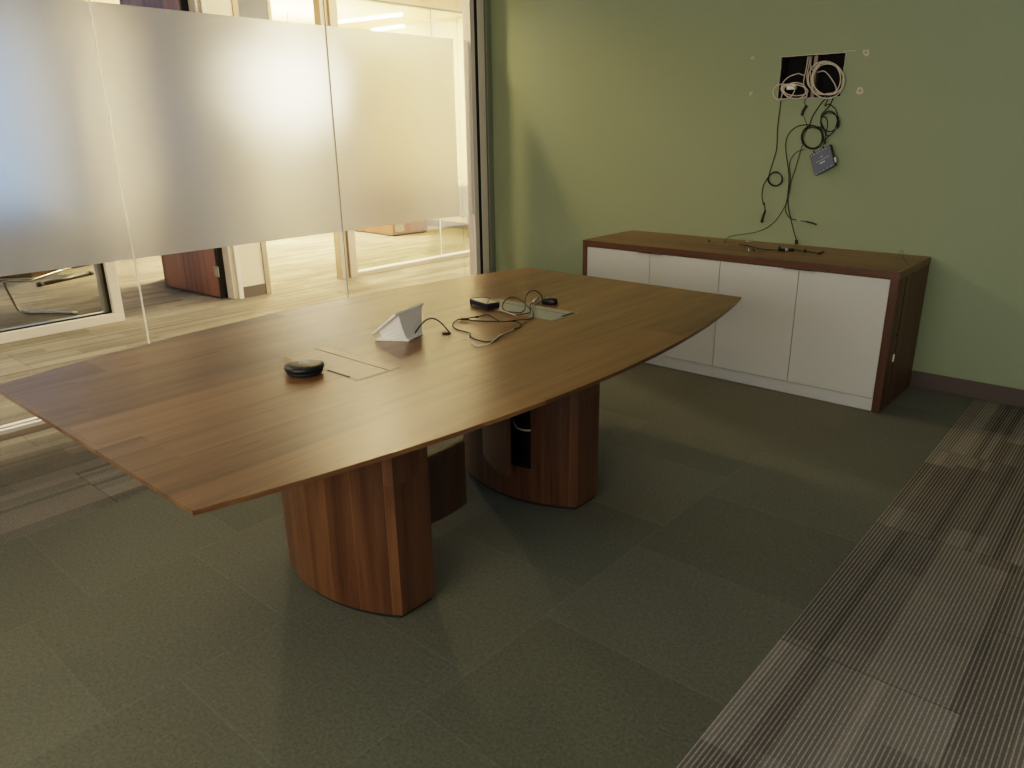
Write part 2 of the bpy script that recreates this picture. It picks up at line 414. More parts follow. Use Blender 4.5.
# ---- far side of the corridor, plane x = -2.15
FX = -2.15
w2 = empty('window_2', (FX, -4, 0), 'structure')
B('window_frame', [(FX-.09, FX, -7.5, -2.275, 0, .075), (FX-.09, FX, -2.355, -2.275, .075, 2.73), (FX-.09, FX, -7.5, -2.275, 2.73, 2.78)], 'tan' if 0 else 'frame_white', w2, bevel=.003)
B('gasket', [(FX-.05, FX-.04, -7.5, -2.355, .075, .088), (FX-.05, FX-.04, -2.372, -2.355, .075, 2.73)], 'gap', w2)
B('inner_stop', [(FX-.12, FX-.06, -7.5, -2.36, .0, .085), (FX-.12, FX-.06, -2.40, -2.36, .075, 2.73)], 'alu', w2)
B('glass_pane', (FX-.05, FX-.044, -7.5, -2.36, .08, 2.73), 'glass', w2)
B('wall_corridor', [(FX-.12, FX, -1.20, -.925, 0, 3.)], 'cream', kind='structure')
B('wall_bulkhead', [(FX-.12, FX, -7.5, -.9, 2.78, 3.), (FX-.12, FX, -.9, 6.8, 2.742, 3.)], 'bulk', kind='structure')
B('baseboard_corridor', [(FX, FX+.008, -1.17, -.935, 0, .105)], 'basebrown', kind='structure')
B('trim_7', [(FX-.14, FX+.012, -1.215, -1.172, 0, 2.78), (FX-.14, FX-.02, -1.255, -1.215, 0, 2.78)], 'frame_white', kind='structure', bevel=.002)
B('trim_8', [(FX-.13, FX+.012, -.93, -.875, 0, 2.78)], 'tan', kind='structure', bevel=.003)
# partition behind the open door
B('wall_partition', [(-3.75, FX-.12, -1.17, -.95, 0, 3.)], 'white_paint', kind='structure')
# open office door
dr = empty('door_1', (FX-.14, -1.27, 0), 'structure')
a, b = Vector((FX-.165, -1.275)), Vector((-3.30, -1.335)); t = (b-a).normalized(); q = Vector((t.y, -t.x))*.045
if q.y > 0: q = -q
bm = bmesh.new(); prism(bm, [a, b, b+q, a+q], .012, 2.70); link('door_leaf', bm, 'door_wood', dr, bevel=.002)
for z in (.26, 1.3, 2.4):
    bm = bmesh.new(); box(bm, FX-.20, FX-.125, -1.327, -1.318, z-.05, z+.05)
    tube(bm, [(FX-.150, -1.328, z-.052), (FX-.150, -1.328, z+.052)], .007, 8, 1)
    link('hinge', bm, 'chrome', dr)
B('door_gap', (FX-.150, FX-.135, -1.315, -1.255, 0, 2.7), 'gap', dr)
# side passage post and second glass front
B('trim_9', [(FX-.10, FX, -.015, .055, 0, 2.78), (FX-.08, FX-.02, .055, .09, 0, 2.78), (FX-.10, FX+.01, .09, .185, 0, 2.78)], 'tan', kind='structure', bevel=.003)
w3 = empty('window_3', (FX, 2, 0), 'structure')
B('window_frame', [(FX-.04, FX+.01, .185, 6.5, 0, .045)], 'tan', w3, bevel=.002)
B('sill_channel', [(FX-.10, FX-.055, .185, 6.5, 0, .05), (FX-.035, FX-.01, .185, 6.5, .045, .056)], 'white_paint', w3)
B('top_channel', [(FX-.06, FX, .185, 6.5, 2.728, 2.742)], 'joint_dark', w3)
for a, b in ((.185, 1.478), (1.484, 2.9), (2.904, 6.5)):
    B('glass_pane', (FX-.05, FX-.042, a, b, .04, 2.73), 'glass', w3)
B('glass_joint', [(FX-.052, FX-.038, 1.475, 1.487, .05, 2.73)], 'joint', w3)
B('wall_header', (-3.66, -3.6, -.95, .36, 2.25, 3.), 'greyblue', kind='structure')
B('trim_10', [(-3.67, -3.59, .36, .40, 2.21, 3.), (-3.67, -3.59, -.95, .40, 2.21, 2.25)], 'frame_white', kind='structure')
# room B back wall
B('wall_office_right', [(-6.5, FX-.12, 3.72, 3.84, 0, 3.)], 'cream_warm', kind='structure')
B('baseboard_office', [(-6.5, FX-.12, 3.708, 3.72, 0, .1)], 'basebrown', kind='structure')
# far wall with daylight windows
FXX = -7.6
B('wall_far', [(FXX-.12, FXX, -8, 7, 0, .45), (FXX-.12, FXX, -8, 7, 2.85, 3.), (FXX-.12, FXX, -.8, 7, .45, 2.85)], 'white_paint', kind='structure')
B('baseboard_far', [(FXX, FXX+.01, -8, 7, 0, .13)], 'basenavy', kind='structure')
w4 = empty('window_4', (FXX, 0, 0), 'structure')
for y in (-8, -6.2, -4.4, -2.6, -.85):
    B('window_mullion', (FXX-.1, FXX, y, y+.05, .45, 2.85), 'frame_white', w4)
B('glass_pane', (FXX-.06, FXX-.05, -8, -.8, .45, 2.85), 'glass', w4)
B('wall_end', [(-9, 0, 6.8, 6.9, 0, 3.), (-9, 0, -8.1, -8, 0, 3.)], 'cream', kind='structure')

# ------------------------------------------------------------------ conference table
TY0, TY1, TCX = -4.186, -1.475, 2.28
def outline(inset=0., n=36):
    def hw(y):
        t = (y-(TY0+TY1)/2)/((TY1-TY0)/2); return .657+.174*(1-t*t)-inset
    ys = [TY0+inset+(TY1-TY0-2*inset)*i/n for i in range(n+1)]
    return [(TCX+hw(y), y) for y in ys]+[(TCX-hw(y), y) for y in ys[::-1]]
tb = empty('conference_table', (TCX, -2.84, 0))
tag(tb, 'large boat-shaped walnut conference table on two curved pedestals', 'table')
bm = bmesh.new()
lv = [(.0015, .74), (0., .7385), (.002, .726), (.050, .703)]
rings = [[bm.verts.new((x, y, z)) for x, y in outline(i)] for i, z in lv]
bm.faces.new(rings[0]); bm.faces.new(rings[-1][::-1])
for a, b in zip(rings, rings[1:]):
    for k in range(len(a)): bm.faces.new((a[k], b[k], b[(k+1) % len(a)], a[(k+1) % len(a)]))
link('tabletop', bm, 'table', tb)

def ped_outline(cy, cx=2.452, hx=.325, he=.072, sag=.100, n=20):
    rad = (hx*hx+sag*sag)/(2*sag); P = []
    for i in range(n+1):
        x = -hx+2*hx*i/n; P.append((cx+x, cy-(he+math.sqrt(rad*rad-x*x)-(rad-sag))))
    for i in range(n+1):
        x = hx-2*hx*i/n; P.append((cx+x, cy+(he+math.sqrt(rad*rad-x*x)-(rad-sag))))
    return P
def arc_y(x, cy, side, cx=2.452, hx=.325, he=.072, sag=.100):
    rad = (hx*hx+sag*sag)/(2*sag); return cy+side*(he+math.sqrt(rad*rad-(x-cx)**2)-(rad-sag))
def pedestal(cy, side, open_x0, open_x1):
    """side: which curved face (+1 back, -1 front) holds the open hatch"""
    P = ped_outline(cy); bm = bmesh.new()
    prism(bm, P, .018, .702)
    o = link('pedestal', bm, 'ped', tb)
    # carve the access opening with a boolean cutter applied in mesh form
    ya = cy+side*.02; yb = cy+side*.30
    cb = bmesh.new(); box(cb, open_x0, open_x1, min(ya, yb), max(ya, yb), .168, .425)
    me = bpy.data.meshes.new('cut'); bmesh.ops.recalc_face_normals(cb, faces=cb.faces[:]); cb.to_mesh(me); cb.free()
    me.materials.append(MT['void'])
    cut = bpy.data.objects.new('cut', me); COL.objects.link(cut)
    md = o.modifiers.new('b', 'BOOLEAN'); md.operation = 'DIFFERENCE'; md.object = cut; md.solver = 'EXACT'
    try: md.material_mode = 'TRANSFER'
    except Exception: pass
    dg = bpy.context.evaluated_depsgraph_get(); ev = o.evaluated_get(dg)
    new = bpy.data.meshes.new_from_object(ev); o.modifiers.clear(); o.data = new
    bpy.data.objects.remove(cut)
    Q = [(2.452+(x-2.452)*.96, cy+(y-cy)*.93) for x, y in P]
    bm = bmesh.new(); prism(bm, Q, 0, .018); link('plinth', bm, 'black_soft', o)
    return o
def hatch(par, cy, side, hx, fx, ang, hinge_world):
    """curved door leaf built closed then swung about its hinge"""
    n = 10; outer = []; inner = []
    for i in range(n+1):
        x = hx+(fx-hx)*i/n; y = arc_y(x, cy, side)
        outer.append(Vector((x, y+side*.003))); inner.append(Vector((x, y-side*.018)))
    pv = Vector(hinge_world); a = R(ang)
    rot = lambda p: pv+Vector(((p-pv).x*math.cos(a)-(p-pv).y*math.sin(a), (p-pv).x*math.sin(a)+(p-pv).y*math.cos(a)))
    pts = [rot(p) for p in outer]+[rot(p) for p in inner[::-1]]
    bm = bmesh.new(); prism(bm, pts, .170, .423)
    return link('access_door', bm, 'ped', par)
p1 = pedestal(-3.430, 1, 2.34, 2.60)
hatch(p1, -3.430, 1, 2.60, 2.34, -88, (2.60, arc_y(2.60, -3.43, 1)))
p2 = pedestal(-2.476, -1, 2.335, 2.597)
hatch(p2, -2.476, -1, 2.335, 2.597, -27, (2.335, arc_y(2.335, -2.476, -1)))
# wiring seen in the far pedestal's opening
T('hatch_wire', [(2.44, -2.56, .33), (2.50, -2.60, .318), (2.56, -2.60, .322), (2.59, -2.57, .33)], .004, 'cable_white', p2)

# flush cable hatches in the top
def cable_lid(x0, x1, y0, y1, lid, name='cable_hatch', slot=None):
    fr = .004; z = .7402
    bm = bmesh.new()
    box(bm, x0, x1, y0, y0+fr, .737, z+.0008); box(bm, x0, x1, y1-fr, y1, .737, z+.0008)
    box(bm, x0, x0+fr, y0+fr, y1-fr, .737, z+.0008); box(bm, x1-fr, x1, y0+fr, y1-fr, .737, z+.0008)
    o = link('cable_hatch', bm, 'hatch_metal', tb)
    bm = bmesh.new(); ys = y1-.052
    box(bm, x0+fr, x1-fr, y0+fr, y0+fr+.003, .737, z+.0003); box(bm, x0+fr, x1-fr, ys, ys+.003, .737, z+.0003); box(bm, x1-fr-.003, x1-fr, y0+fr, y1-fr, .737, z+.0003)
    link('hatch_gap', bm, 'gap', o)
    B('hatch_lid', [(x0+fr, x1-fr-.004, y0+fr+.004, ys-.001, .737, z+.0003), (x0+fr, x1-fr-.004, ys+.004, y1-fr, .737, z+.0003)], lid, o)
    if slot: B('cable_slot', slot, 'gap', o)
    return o
cable_lid(2.078, 2.512, -3.409, -3.216, 'hatchlid', slot=(2.34, 2.462, -3.404, -3.392, .739, .7412))
cable_lid(2.052, 2.518, -2.390, -2.205, 'greylid', slot=(2.494, 2.512, -2.30, -2.215, .739, .7412))

# ------------------------------------------------------------------ things on the table
TZ = .7408
# speaker puck
pk = empty('speakerphone', (2.304, -3.463, TZ)); tag(pk, 'round black puck speakerphone on the near cable hatch of the table', 'speakerphone')
bm = bmesh.new(); lathe(bm, [(.048, TZ), (.056, TZ+.002), (.060, TZ+.008), (.058, TZ+.012)], 2.304, -3.463); link('base_ring', bm, 'black_soft', pk, smooth=True)
bm = bmesh.new(); lathe(bm, [(.055, TZ+.012), (.064, TZ+.016), (.0665, TZ+.024), (.064, TZ+.030), (.052, TZ+.0345), (.03, TZ+.036), (.001, TZ+.0365)], 2.304, -3.463); link('body', bm, 'black', pk, smooth=True)
bm = bmesh.new()
for r0 in (.0165,):
    tube(bm, [(2.304+r0*math.cos(a), -3.463+r0*math.sin(a), TZ+.0362) for a in [2*math.pi*k/24 for k in range(25)]], .0006, 5, 1)
lathe(bm, [(.007, TZ+.036), (.007, TZ+.0372), (.0005, TZ+.0373)], 2.304, -3.463, 16)
link('control_ring', bm, 'silver', pk, smooth=True)

# touch console on a wedge stand, seen from behind
tc = empty('touch_console', (2.25, -2.97, TZ)); tag(tc, 'white wedge-shaped touch panel seen from behind on the conference table', 'touch panel')
B1 = at(375, 341, 2, TZ); B2 = at(409, 341.5, 2, TZ); B3 = at(423, 334.5, 2, TZ)
B4 = B1+(B3-B2)
bm = bmesh.new()
loft(bm, [B1, B2, B3, B4], [p+Vector((0, 0, .007)) for p in (B1, B2, B3, B4)])
link('foot_plate', bm, 'white_plastic', tc, bevel=.001)
P1 = at(372.5, 335, 2, TZ+.022); P3 = at(424, 304.5, 2, TZ+.112); P2 = at(395.5, 315.8, 2, TZ+.112)
P4 = P1+(P3-P2)          # hidden low corner
nrm = (P3-P2).cross(P1-P2).normalized()
if nrm.dot(CP-P2) < 0: nrm = -nrm
bm = bmesh.new(); loft(bm, [P1, P2, P3, P4], [p-nrm*.010 for p in (P1, P2, P3, P4)])
link('display_case', bm, 'white_plastic', tc, bevel=.002)
bm = bmesh.new(); c0 = (P1+P2+P3+P4)/4; sh = lambda p, k: c0+(p-c0)*k-nrm*.0104
loft(bm, [sh(p, .93) for p in (P1, P2, P3, P4)], [sh(p, .93)-nrm*.0004 for p in (P1, P2, P3, P4)]); link('screen', bm, 'black', tc)
# wedge body between the display's back and the foot
def lerp(a, b, t): return a+(b-a)*t
top = [lerp(P1, P4, .12)*.88+lerp(P2, P3, .12)*.12, lerp(P2, P3, .12)*.97+lerp(P1, P4, .12)*.03, lerp(P2, P3, .93)*.97+lerp(P1, P4, .93)*.03, lerp(P1, P4, .93)*.88+lerp(P2, P3, .93)*.12]
bot = [lerp(B1, B2, .42), lerp(B1, B2, .97), lerp(B4, B3, .97), lerp(B4, B3, .42)]
bot = [b+Vector((0, 0, .007)) for b in bot]
bm = bmesh.new(); ns = 6; rings = []
for i in range(ns+1):
    t = i/ns; rings.append([bm.verts.new(lerp(a, b, t)-(a-b).cross(Vector((0, 0, 1)))*0+Vector((0, 0, -.016*math.sin(math.pi*t)))) for a, b in zip(top, bot)])
bm.faces.new(rings[0]); bm.faces.new(rings[-1][::-1])
for a, b in zip(rings, rings[1:]):
    for k in range(4): bm.faces.new((a[k], a[(k+1) % 4], b[(k+1) % 4], b[k]))
link('stand_body', bm, 'white_plastic', tc, smooth=False)

def arch(a, b, h, n=8, side=0.):
    s = Vector((b.y-a.y, a.x-b.x, 0)); out = []
    for i in range(n+1):
        t = i/n; out.append(lerp(a, b, t)+Vector((0, 0, h*math.sin(math.pi*t)))+s*side*math.sin(math.pi*t))
    return out
a = at(414, 334.5, 2, TZ+.012); b = at(450, 333, 2, TZ+.006)
cb = T('console_cable', [a]+arch(a, b, .062, 8)[1:], .0028, 'black_soft'); tag(cb, 'short black cable arching out of the white touch panel to a flat grommet', 'cable')
g = at(446.5, 333.6, 2, TZ)
bm = bmesh.new(); lathe(bm, [(.016, TZ), (.018, TZ+.002), (.017, TZ+.005), (.001, TZ+.006)], g.x, g.y, 20)
gr = link('cable_grommet', bm, 'black', smooth=True); tag(gr, 'small flat black grommet where the touch panel cable enters the table', 'grommet')

def c5(x, y, h=.004): return at(440+x/6.4, 280+y/6.4, 2, TZ+h)
def c5s(L): return [c5(*p) for p in L]
cab1 = T('audio_cable', c5s([(190, 250, .006), (135, 248, .006), (95, 266, .004), (80, 290, .003), (110, 316, .003), (185, 338, .004), (196, 362, .004), (240, 384, .004), (300, 396, .003), (350, 385, .003), (400, 342, .004), (450, 322, .004), (505, 302, .004), (517, 280, .004), (470, 264, .008), (400, 266, .011), (290, 264, .009), (190, 258, .008)]), .0026, 'black_soft')
tag(cab1, 'long black cable lying in a loose loop on the middle of the table', 'cable')
T('cable_plug', [c5(133, 251, .008), c5(186, 251, .008)], .0058, 'black', cab1, sub=1)
cab2 = T('network_cable', c5s([(186, 340, .008), (187, 385, .004), (210, 412, .003), (250, 421, .003), (320, 402, .007), (390, 350, .010), (470, 316, .009)]), .0020, 'cable_white')
tag(cab2, 'thin pale cable running beside the black loop on the table', 'cable')
cab3 = T('usb_cable', c5s([(188, 240, .012), (235, 236, .010), (300, 222, .004), (345, 242, .004), (392, 266, .016), (500, 256, .012), (580, 248, .004), (597, 225, .006), (590, 195, .012), (575, 172, .018), (585, 150, .018), (612, 128, .012)]), .0023, 'black_soft')
tag(cab3, 'black cable trailing from the silver plug towards the black loop', 'cable')
T('plug_body', [c5(226, 236, .010), c5(246, 235, .010)], .0045, 'black', cab3, sub=1)
T('metal_plug', [c5(592, 145, .014), c5(628, 116, .012)], .0062, 'silver', cab3, sub=1)
cab4 = T('power_cable', c5s([(372, 186, .008), (420, 202, .006), (480, 222, .008), (540, 216, .006), (578, 204, .006), (565, 172, .02), (520, 132, .030), (480, 112, .034), (440, 112, .030), (412, 136, .022), (400, 172, .010), (420, 198, .008), (470, 206, .014), (520, 208, .018), (545, 180, .03), (545, 120, .052), (565, 82, .066), (600, 68, .072), (635, 84, .06), (655, 118, .035), (652, 148, .012)]), .0027, 'black_soft')
tag(cab4, 'coiled black cable standing up in loops between the power box and the mouse', 'cable')
T('cable_core', c5s([(375, 188, .013), (425, 205, .011), (485, 226, .012)]), .0018, 'cable_white', cab4)

# small power box
pb = empty('power_box', tuple(at(484, 306, 2, TZ))); tag(pb, 'small flat black power box with silver top beside the coiled cables', 'power box')
a = at(469.5, 304.5, 2, TZ); b = at(487.5, 310.6, 2, TZ); c = at(500, 308.5, 2, TZ); d = a+(c-b)
up3 = Vector((0, 0, 1)); bm = bmesh.new()
loft(bm, [p+up3*.004 for p in (a, b, c, d)], [p+up3*.028 for p in (a, b, c, d)]); link('case', bm, 'black', pb, bevel=.004)
m_ = (a+b+c+d)/4; k = lambda p: m_+(p-m_)*.86
bm = bmesh.new(); loft(bm, [k(p)+up3*.027 for p in (a, b, c, d)], [k(p)+up3*.0295 for p in (a, b, c, d)]); link('top_plate', bm, 'silver', pb)
for p in (a, b, c, d):
    q = k(p); bm = bmesh.new(); lathe(bm, [(.005, q.z), (.005, q.z+.005)], q.x, q.y, 10); link('rubber_foot', bm, 'black_soft', pb)
T('loose_wire', [k(a)+up3*.031, m_+up3*.038+Vector((.01, .02, 0)), k(b)+up3*.031], .0015, 'black_soft', pb)

# mouse-like receiver
ctr = at(549.5, 303.5, 2, TZ)
ms = empty('wireless_receiver', tuple(ctr)); tag(ms, 'small rounded black gadget at the far cable hatch of the table', 'receiver')
dv = (at(560, 306, 2, TZ)-at(541, 304, 2, TZ)); ln = .075; dv = dv.normalized(); pv = Vector((-dv.y, dv.x, 0))
bm = bmesh.new(); rings = []
for z, s in ((0, .9), (.004, 1.), (.016, 1.), (.023, .9), (.027, .6)):
    rg = []
    for i in range(28):
        t = 2*math.pi*i/28; ex = lambda v: math.copysign(abs(v)**.55, v)
        rg.append(bm.verts.new(ctr+dv*ex(math.cos(t))*ln/2*s+pv*ex(math.sin(t))*.022*s+up3*z))
    rings.append(rg)
bm.faces.new(rings[0][::-1]); bm.faces.new(rings[-1])
for a, b in zip(rings, rings[1:]):
    for q in range(28): bm.faces.new((a[q], a[(q+1) % 28], b[(q+1) % 28], b[q]))
link('shell', bm, 'black', ms, smooth=True)
bm = bmesh.new(); cc = ctr-dv*.012+up3*.0272
loft(bm, [cc-dv*.006-pv*.004, cc+dv*.006-pv*.004, cc+dv*.006+pv*.004, cc-dv*.006+pv*.004], [cc+up3*.0008-dv*.006-pv*.004, cc+up3*.0008+dv*.006-pv*.004, cc+up3*.0008+dv*.006+pv*.004, cc+up3*.0008-dv*.006+pv*.004])
link('badge', bm, 'silver', ms)

# ------------------------------------------------------------------ credenza
KX0, KX1, KY, KZ = 1.3915, 3.397, -.608, .7811
cr = empty('credenza', (2.39, -.3, 0)); tag(cr, 'long walnut credenza with four white doors against the green wall', 'credenza')
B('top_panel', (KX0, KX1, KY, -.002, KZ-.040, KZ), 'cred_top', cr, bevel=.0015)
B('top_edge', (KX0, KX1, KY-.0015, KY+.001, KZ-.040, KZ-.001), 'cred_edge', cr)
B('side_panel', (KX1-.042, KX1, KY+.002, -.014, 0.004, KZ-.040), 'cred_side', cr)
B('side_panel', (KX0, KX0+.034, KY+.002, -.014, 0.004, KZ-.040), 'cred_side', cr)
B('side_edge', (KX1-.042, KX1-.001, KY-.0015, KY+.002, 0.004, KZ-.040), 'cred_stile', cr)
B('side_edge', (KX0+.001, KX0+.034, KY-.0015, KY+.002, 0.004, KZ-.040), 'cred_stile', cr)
B('side_seam', (KX1-.001, KX1+.0012, -.475, -.471, .01, KZ-.042), 'gap', cr)
B('side_fitting', (KX1, KX1+.006, -.505, -.488, .275, .315), 'white_plastic', cr, bevel=.002)
B('side_fitting', (KX1, KX1+.006, -.50, -.488, .418, .432), 'black', cr, bevel=.002)
B('carcass', (KX0+.034, KX1-.042, KY+.03, -.014, .074, KZ-.040), 'void', cr)
B('toe_kick', (KX0+.034, KX1-.042, KY+.012, KY+.03, .004, .074), 'laminate', cr)
xs = [1.4255, 1.917, 2.400, 2.876, 3.355]
for i in range(4):
    d = B('door', (xs[i]+.0018, xs[i+1]-.0018, KY+.002, KY+.022, .079, KZ-.0445), 'laminate', cr, bevel=.0008)
    hx = xs[i+1]-.0018 if i % 2 == 0 else xs[i]+.0018
    x0, x1 = (hx-.085, hx) if i % 2 == 0 else (hx, hx+.085)
    B('finger_pull', [(x0, x1, KY-.009, KY+.004, KZ-.0445, KZ-.0425), (x0, x1, KY-.009, KY-.0075, KZ-.053, KZ-.0425)], 'alu', d)

# ------------------------------------------------------------------ cables in and below the wall opening
WY = -.012
def w1(x, y, d=.012): return at(740+x/7.314, 40+y/7.314, 1, -d)
def w2_(x, y, d=.012): return at(740+x/7.314, 100+y/7.314, 1, -d)
def w3_(x, y, d=.012): return at(700+x/7.314, 190+y/7.314, 1, -d)
def loops(fn, cx, cy, rx, ry, turns, d=.03, jit=8, a0=0., tilt=0., n=16, dstep=.004):
    P = []
    for i in range(int(turns*n)+1):
        a = a0+2*math.pi*i/n; k = i/n
        ex, ey = (rx+jit*math.sin(k*2.3+a0))*math.cos(a), (ry+jit*math.cos(k*3.1))*math.sin(a)
        P.append(fn(cx+ex*math.cos(tilt)-ey*math.sin(tilt)+jit*.5*math.sin(k*5), cy+ex*math.sin(tilt)+ey*math.cos(tilt), d+dstep*k+.004*math.sin(a)))
    return P
wc = T('white_cable', [w1(515, 112, -.05), w1(505, 180, -.03), w1(490, 260, 0), w1(500, 330, .015)]+loops(w1, 635, 290, 112, 124, 3.2, .02, 17, 2.8, -.15), .0036, 'cable_white', sub=4)
tag(wc, 'white cable coiled in the right half of the wall opening', 'cable')
wc = T('white_cable', [w1(505, 112, -.06), w1(480, 230, -.03), w1(465, 320, 0.)]+loops(w1, 402, 368, 94, 50, 2.6, .02, 13, .4, .1), .0036, 'cable_white', sub=4)
tag(wc, 'white cable coiled flat at the lower left of the wall opening', 'cable')
wc = T('white_cable', [w1(520, 112, -.06), w1(515, 250, -.02), w1(530, 350, .01), w1(590, 395, .02), w1(650, 390, .03), w1(700, 380, .03), w1(735, 300, .03), w1(720, 210, .03), w1(640, 168, .03), w1(570, 190, .02), w1(530, 290, .02), w1(540, 380, .02), w1(620, 400, .03), w1(680, 385, .035)], .0034, 'cable_white')
tag(wc, 'white cable looping out to the right edge of the wall opening', 'cable')
wc = T('white_cable', [w1(498, 112, -.07), w1(475, 250, -.03), w1(425, 246, 0.), w1(350, 275, .012), w1(305, 330, .02), w1(310, 385, .03), w1(290, 440, .02), w1(252, 415, .015), w1(244, 370, .015), w1(275, 330, .02), w1(330, 325, .03), w1(400, 350, .035), w1(370, 415, .03), w1(300, 438, .02)], .0034, 'cable_white')
tag(wc, 'white cable looping past the lower left edge of the wall opening', 'cable')
wc = T('white_cable', [w1(528, 112, -.07), w1(520, 200, -.05), w1(560, 235, -.03), w1(620, 230, -.02), w1(680, 300, -.01), w1(705, 360, .01), w1(690, 392, .02)], .0034, 'cable_white')
tag(wc, 'white cable crossing the middle of the right half of the wall opening', 'cable')
a, b = w1(325, 350, .02), w1(425, 340, .02)
bm = bmesh.new(); c0 = (a+b)/2+Vector((0, 0, .002))
box(bm, c0.x-.027, c0.x+.027, c0.y-.008, c0.y+.022, c0.z-.016, c0.z+.014)
pj = link('power_adapter', bm, 'white_plastic', bevel=.004); tag(pj, 'white adapter block inside the cable coil in the wall opening', 'adapter')

bc = T('black_cable', [w1(285, 350, -.04), w1(290, 400, -.01), w1(300, 425, .006), w1(290, 520), w1(275, 640), w1(270, 760), w2_(262, 385), w2_(232, 480), w2_(208, 560)]+loops(w2_, 258, 578, 50, 50, 2.05, .014, 4, 3.3)+[w2_(195, 582), w2_(170, 630), w2_(160, 700), w2_(172, 765), w3_(470, 95), w3_(476, 150)], .0028, 'black_soft')
tag(bc, 'black cable hanging at left with a small coil halfway down the green wall', 'cable')
T('cable_plug', [w3_(477, 152), w3_(462, 190), w3_(450, 236)], (.006, .0095), 'black', bc, sub=3)
bc = T('black_cable', [w1(500, 400, -.02), w1(485, 425, .006), w1(472, 455), w1(478, 478)], .0016, 'black_soft'); tag(bc, 'thin black lead with a dark double plug under the wall opening', 'cable')
T('cable_plug', [w1(488, 480, .014), w1(462, 518, .014), w1(452, 552, .014)], (.0085, .0085), 'black', bc, sub=3)
T('lead_tail', [w1(462, 555), w1(478, 590), w1(492, 640), w2_(478, 240), w2_(450, 320, .014)], .0018, 'black_soft', bc)
bc = T('black_cable', [w1(660, 385, -.03), w1(650, 400, .004), w1(585, 475), w1(530, 560), w1(508, 620, .016)]+loops(w2_, 530, 275, 74, 80, 2.3, .022, 7, 3.6)+[w2_(590, 200, .03), w2_(605, 260, .04), w2_(600, 320, .05)], .0030, 'black_soft')
tag(bc, 'black cable coiled just above the blue box on the green wall', 'cable')
bc = T('black_cable', [w1(690, 385, -.03), w1(688, 405, .006), w1(655, 480, .014), w1(600, 540, .018)]+loops(w1, 652, 600, 64, 74, 1.6, .022, 8, 3.4)+[w1(720, 560, .03), w1(690, 660, .03), w1(630, 720, .035), w2_(622, 320, .05)], .0030, 'black_soft')
tag(bc, 'black cable looped at upper right between wall opening and blue box', 'cable')
bc = T('black_cable', [w1(672, 385, -.03), w1(660, 402, .005), w1(620, 480, .014), w1(650, 470, .018), w1(700, 510, .02), w1(717, 580, .02), w1(690, 660, .02), w1(640, 700, .022), w1(610, 640, .024), w1(590, 590, .024), w1(610, 560, .024), w1(640, 600, .024), w1(625, 700, .03), w2_(612, 330, .05)], .0026, 'black_soft')
tag(bc, 'slim black cable in a wide loop right of the blue box coils', 'cable')
bc = T('black_cable', [w2_(600, 222, .028), w2_(560, 195, .026), w2_(500, 182, .02), w2_(430, 190), w2_(370, 230), w2_(338, 290), w2_(335, 370), w2_(348, 470), w2_(358, 560), w2_(352, 660), w2_(345, 740), w3_(640, 75), w3_(650, 150), w3_(668, 230, .014), w3_(690, 320, .03), w3_(706, 368, .045)], .0028, 'black_soft')
tag(bc, 'black cable arching left of the blue box and down to the credenza top', 'cable')
T('cable_plug', [w3_(704, 366, .045), at(796.5, 244, 1, -.05)], .010, 'black', bc, sub=1)
bc = T('black_cable', [w2_(470, 300, .018), w2_(440, 380, .016), w2_(405, 500, .014), w2_(368, 620, .016), w2_(350, 740, .016), w3_(634, 80, .014), w3_(624, 140, .014), w3_(640, 185, .014), w3_(670, 213, .014), w3_(720, 221, .014), w3_(780, 232, .014)], .0022, 'black_soft')
tag(bc, 'black cable ending in a loose grey tip just above the credenza', 'cable')
T('cable_tip', [w3_(776, 231, .014), w3_(815, 240, .014), w3_(852, 254, .014)], .0046, 'black', bc)
T('pale_band', [w3_(706, 219, .014), w3_(738, 223, .014)], .0036, 'cable_white', bc, sub=1)
def kt(x, y, h=.004): return at(700+x/7.314, 190+y/7.314, 2, KZ+h)
bc = T('black_cable', [w2_(470, 362, .016), w2_(420, 378, .012), w2_(378, 420), w2_(362, 480), w2_(368, 560), w2_(360, 640, .014), w3_(632, 85, .012), w3_(612, 135, .012), w3_(560, 215, .012), w3_(500, 268, .02), w3_(420, 305, .04), w3_(330, 322, .012), w3_(250, 333, .014), w3_(205, 347, .03), kt(182, 378, .004), kt(190, 398, .004)], .0022, 'black_soft')
tag(bc, 'thin black cable sweeping left from the wall onto the credenza top', 'cable')
T('cable_tip', [kt(184, 394, .005), kt(200, 406, .005)], .0028, 'silver', bc, sub=1)

ad = T('adapter_lead', [kt(290, 400, .004), kt(350, 408, .004), kt(430, 428, .004), kt(520, 437, .004), kt(600, 438, .007), kt(690, 438, .006), kt(760, 445, .004), kt(820, 457, .004), kt(868, 464, .004)], .0026, 'black_soft')
tag(ad, 'black video adapter lead lying along the credenza top', 'adapter')
a, b = kt(592, 437, .009), kt(688, 438, .009)
bm = bmesh.new(); tube(bm, [a, b], .0095, 8, 1); link('plug_body', bm, 'black', ad, bevel=.002)
T('plug_band', [lerp(a, b, .3), lerp(a, b, .55)], .0102, 'silver', ad, sub=1)
T('cable_plug', [kt(578, 440, .007), kt(583, 418, .016)], .0095, 'black', ad, sub=1)
T('cable_plug', [kt(765, 450, .005), kt(768, 436, .014)], .0080, 'black', ad, sub=1)
T('cable_plug', [kt(866, 466, .005), kt(905, 452, .010)], .0052, 'black', ad, sub=1)
def small(name, label, cat, pts, r, mat):
    o = T(name, pts, r, mat, sub=1); tag(o, label, cat); return o
small('screw', 'silver screw lying flat on the credenza top near the green wall', 'screw', [kt(335, 375, .004), kt(385, 376, .004)], .004, 'silver')
